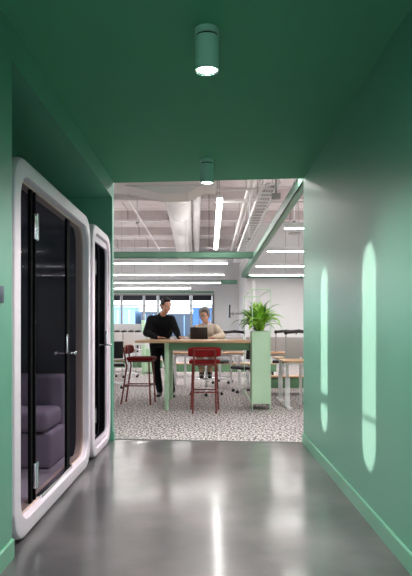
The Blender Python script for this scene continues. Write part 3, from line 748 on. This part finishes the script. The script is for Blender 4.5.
def hand_prims(wr, dirv, side, palm_n, curl=.25, k=1.0):
    # wr wrist; dirv towards the fingertips; side towards the thumb; palm_n out of the back of the hand
    d = dirv.normalized(); s = side.normalized(); n = palm_n.normalized(); P = []
    pc = wr+d*.085*k
    P.append(('c', wr, .025*k, wr+d*.04*k, .024*k))
    for o in (-.03, -.01, .01, .03): P.append(('c', wr+d*.02*k+s*o*.6*k, .014*k, wr+d*.09*k+s*o*k, .012*k))
    for o, L in ((.031, .068), (.0105, .078), (-.0105, .072), (-.031, .056)):
        a = wr+d*.09*k+s*o*k; b1 = a+(d+s*o*2.5).normalized()*L*.5*k+n*.006*k; c1 = b1+(d-n*curl).normalized()*L*.5*k-n*.004*k
        P += [('c', a, .0092*k, b1, .0086*k), ('c', b1, .0086*k, c1, .0075*k)]
    a = wr+d*.03*k+s*.026*k; b1 = a+(d*.7+s*.8).normalized()*.042*k; c1 = b1+(d*.95+s*.25).normalized()*.032*k
    P += [('c', a, .013*k, b1, .010*k), ('c', b1, .010*k, c1, .0085*k)]
    return P
def face_details(q, rot, k, parent, mouthmat):
    for s in (-1, 1):
        b = MB(); b.ball(q(s*.031, -.0805, .0), .0115*k, 12); e = b.build('eye', M['eye'], parent)
        b = MB(); b.ball(q(s*.031, -.0895, -.001), .0055*k, 10); b.build('iris', M['iris'], e)
    b = MB(); b.ball(q(0, -.0945, -.065), 1, 12, (.021*k, .006*k, .006*k), rot); b.build('mouth', M[mouthmat], parent)

# --- standing man in black
t = thing('person', 'standing person with short dark hair in black sweater leaning on the table', 'person', (-.76, 11.0, 0))
HC = T(PX(166, 10.42), 10.42, 1.59)
hp, q, rot = head_prims(HC, math.radians(38), math.radians(16), 1.0)
S1, S2 = T(-.995, 10.72, 1.36), T(-.65, 10.60, 1.36)
E1, E2 = T(-1.065, 10.56, 1.135), T(-.545, 10.48, 1.15)
W1, W2 = T(-.875, 10.33, 1.062), T(-.50, 10.31, 1.062)
NK = T(-.80, 10.59, 1.435); PV = T(-.86, 10.98, .95)
Hp1, Hp2 = T(-.955, 10.99, .93), T(-.775, 10.97, .93)
K1, K2 = T(-.93, 10.93, .50), T(-.70, 10.90, .50)
A1, A2 = T(-.875, 11.0, .09), T(-.655, 10.95, .09)
body = hp+[('c', HC+T(.0, .03, -.06), .052, NK, .06), ('c', NK, .055, T(-.83, 10.70, 1.30), .06), ('c', S1, .05, S2, .05), ('c', T(-.84, 10.74, 1.24), .09, PV, .10),
     ('c', S1, .05, E1, .036), ('c', E1, .036, W1, .025), ('c', S2, .05, E2, .036), ('c', E2, .036, W2, .025),
     ('c', Hp1, .08, K1, .05), ('c', K1, .05, A1, .035), ('c', Hp2, .08, K2, .05), ('c', K2, .05, A2, .035)]
body += hand_prims(W1, T(.95, -.28, -.06), T(.28, -.95, 0), T(0, 0, 1)) + hand_prims(W2, T(.75, -.45, -.06), T(-.5, -.75, 0), T(0, 0, 1))
bd = remesh('body', body, .0058, M['skin'], t, 3)
face_details(q, rot, 1, bd, 'lips')
sw = [('c', T(-.79, 10.575, 1.447), .066, T(-.82, 10.66, 1.38), .09), ('c', T(-.86, 10.66, 1.40), .05, S1, .075), ('c', T(-.76, 10.63, 1.40), .05, S2, .075), ('c', S1, .078, S2, .078), ('c', T(-.93, 10.72, 1.30), .125, T(-.72, 10.64, 1.30), .125),
      ('c', T(-.93, 10.80, 1.15), .125, T(-.75, 10.74, 1.15), .125), ('c', T(-.94, 10.92, .98), .115, T(-.78, 10.90, .98), .115), ('c', T(-.83, 10.68, 1.3), .13, T(-.86, 10.93, 1.0), .13),
      ('c', S1, .082, E1, .064), ('c', E1, .066, W1, .040), ('c', S2, .08, E2, .06), ('c', E2, .062, W2, .038), ('c', S1, .08, T(-.93, 10.72, 1.25), .11), ('c', S2, .08, T(-.72, 10.64, 1.25), .11)]
remesh('sweater', sw, .011, M['sweater'], t, 4)
tr = [('c', T(-.93, 10.97, .97), .11, T(-.79, 10.95, .97), .11), ('c', Hp1, .105, K1, .075), ('c', K1, .075, A1+T(0, 0, .03), .06), ('c', Hp2, .105, K2, .075), ('c', K2, .075, A2+T(0, 0, .03), .06)]
remesh('trousers', tr, .012, M['trousers'], t, 4)
for A, dx in ((A1, -.01), (A2, .03)):
    b = MB(); P = []
    remesh('shoe', [('c', A+T(0, .03, -.045), .04, A+T(dx, -.12, -.055), .03), ('c', A+T(0, .0, -.0), .045, A+T(0, .01, -.05), .045), ('e', A+T(dx, -.13, -.058), (.045, .06, .028))], .007, M['black'], t, 2)
hr = [('e', q(0, .03, .062), (.084, .096, .078), rot), ('e', q(0, .062, .0), (.074, .062, .085), rot), ('e', q(0, -.035, .112), (.055, .045, .022), rot)]
for s in (-1, 1): hr.append(('e', q(s*.07, .01, .045), (.014, .05, .045), rot))
remesh('hair', hr, .007, M['hair'], bd, 3)

# --- seated person with grey hair
t = thing('person', 'seated person with short grey hair and glasses in a cream patterned shirt', 'person', (WX, WY, .76))
k = 1.0
HC = T(PX(204.5, 10.85), 10.87, 1.445)
hp, q, rot = head_prims(HC, math.radians(-24), math.radians(14), k)
S1, S2 = T(WX-.18, 11.06, 1.205), T(WX+.18, 11.06, 1.205)
E1, E2 = T(WX-.25, 10.80, 1.085), T(WX+.27, 10.80, 1.085)
W1, W2 = T(WX-.17, 10.56, 1.062), T(WX+.13, 10.56, 1.062)
Hp1, Hp2 = T(WX-.10, 11.27, .85), T(WX+.10, 11.27, .85)
K1, K2 = T(WX-.12, 10.85, .80), T(WX+.12, 10.85, .80)
A1, A2 = T(WX-.085, 11.05, .42), T(WX+.06, 11.05, .42)
body = hp+[('c', HC+T(0, .04, -.06), .048, T(WX, 11.06, 1.30), .052), ('c', S1, .045, S2, .045), ('c', T(WX, 11.09, 1.18), .08, T(WX, 11.24, .88), .11),
     ('c', S1, .045, E1, .034), ('c', E1, .034, W1, .024), ('c', S2, .045, E2, .034), ('c', E2, .034, W2, .024),
     ('c', Hp1, .085, K1, .055), ('c', K1, .052, A1, .034), ('c', Hp2, .085, K2, .055), ('c', K2, .052, A2, .034)]
body += hand_prims(W1, T(.35, -.9, -.05), T(.9, .3, 0), T(0, 0, 1), k=.92) + hand_prims(W2, T(-.55, -.8, -.05), T(-.8, .5, 0), T(0, 0, 1), k=.92)
bd = remesh('body', body, .0058, M['skin2'], t, 3)
face_details(q, rot, 1, bd, 'lips')
sh = [('c', S1, .07, S2, .07), ('c', T(WX-.08, 11.08, 1.17), .12, T(WX+.08, 11.08, 1.17), .12), ('c', T(WX-.05, 11.06, 1.265), .045, S1, .07), ('c', T(WX+.05, 11.06, 1.265), .045, S2, .07), ('c', T(WX-.09, 11.16, 1.02), .125, T(WX+.09, 11.16, 1.02), .125), ('c', T(WX-.09, 11.24, .90), .125, T(WX+.09, 11.24, .90), .125),
      ('c', S1, .074, E1, .062), ('c', E1, .062, W1, .042), ('c', S2, .074, E2, .062), ('c', E2, .062, W2, .042), ('c', T(WX, 11.06, 1.29), .062, T(WX, 11.08, 1.25), .1)]
o = remesh('shirt', sh, .011, M['shirt'], t, 4)
b = MB(); 
for s in (-1, 1): b.loft([[(WX+s*.02, 10.985, 1.25), (WX+s*.075, 11.0, 1.315), (WX+s*.075, 11.04, 1.35), (WX+s*.03, 10.99, 1.31)], [(WX+s*.02, 10.98, 1.245), (WX+s*.08, 10.995, 1.31), (WX+s*.08, 11.04, 1.345), (WX+s*.03, 10.98, 1.30)]])
b.build('collar', M['white'], o)
remesh('trousers', [('c', Hp1, .115, K1, .082), ('c', K1, .08, A1+T(0, 0, .05), .055), ('c', Hp2, .115, K2, .082), ('c', K2, .08, A2+T(0, 0, .05), .055), ('c', Hp1, .11, Hp2, .11)], .012, M['beige'], t, 4)
for A in (A1, A2):
    remesh('shoe', [('c', A+T(0, .03, -.03), .038, A+T(0, -.12, -.06), .03), ('c', A+T(0, .0, .02), .045, A+T(0, .01, -.04), .043), ('e', A+T(0, -.13, -.065), (.043, .06, .026))], .007, M['black'], t, 2)
hr = [('e', q(0, .028, .062), (.088, .10, .08), rot), ('e', q(0, .06, -.005), (.08, .06, .09), rot), ('e', q(.03, -.045, .098), (.055, .05, .03), rot), ('e', q(-.045, -.04, .085), (.035, .045, .035), rot)]
for s in (-1, 1): hr.append(('e', q(s*.077, .012, .03), (.016, .055, .055), rot))
remesh('hair', hr, .007, M['greyhair'], bd, 3)
g = MB()
for s in (-1, 1):
    pts = [q(s*.033+.026*math.cos(a), -.101, .002+.019*math.sin(a)) for a in [2*math.pi*i/16 for i in range(17)]]; g.tube(pts, .0028, 6)
    g.tube([q(s*.059, -.10, .006), q(s*.08, .01, .008)], .0025, 6)
g.tube([q(-.008, -.103, .006), q(.008, -.103, .006)], .0025, 6)
g.build('glasses', M['black'], bd)

# ------------------------------------------------------------------ daylight, sky, camera
W = bpy.data.worlds.new('sky'); bpy.context.scene.world = W; W.use_nodes = True
W.node_tree.nodes['Background'].inputs[0].default_value = (.86, .93, 1, 1); W.node_tree.nodes['Background'].inputs[1].default_value = 1.5
# spot lamp outside for the low sun, aimed through the added slots
L = bpy.data.lights.new('low_sunlight', 'SPOT'); L.energy = 100000; L.spot_size = math.radians(12); L.spot_blend = .1; L.shadow_soft_size = .17; L.color = (1, .62, .52)
lo = bpy.data.objects.new('low_sunlight', L); C.objects.link(lo); lo.location = (-24, 11.64, 2.35)
lo.rotation_euler = (Vector((-2.45, 5.6, 1.23))-lo.location).to_track_quat('-Z', 'Y').to_euler()
# unseen fill panel added behind the viewer to light the near corridor
t = thing('fill_panel_light', 'square fill light panel added on the ceiling behind the viewer', 'ceiling light', (0, -3.4, ZC))
MB().box(-.6, .6, -4.0, -2.8, ZC-.03, ZC-.002).build('frame', M['white_metal'], t, smooth=False)
MB().box(-.57, .57, -3.97, -2.83, ZC-.034, ZC-.03).build('diffuser', mat('fill_panel_diffuser', rgb(255, 255, 255), emit=(.95, .98, 1, 1), es=10), t, smooth=False)

cam = bpy.data.cameras.new('camera'); co = bpy.data.objects.new('camera', cam); C.objects.link(co)
co.location = (0, 0, 1.2); co.rotation_euler = (math.pi/2, 0, 0)
cam.sensor_fit = 'VERTICAL'; cam.sensor_height = 36; cam.lens = F/576*36; cam.shift_x = -3/576; cam.shift_y = 41/576
cam.clip_start = .05; cam.clip_end = 400
sc = bpy.context.scene; sc.camera = co
sc.view_settings.view_transform = 'Standard'; sc.view_settings.look = 'None'; sc.view_settings.gamma = 1; sc.view_settings.exposure = 1.5
sc.cycles.max_bounces = 10; sc.cycles.diffuse_bounces = 5; sc.cycles.transparent_max_bounces = 16
sc.cycles.sample_clamp_indirect = 6
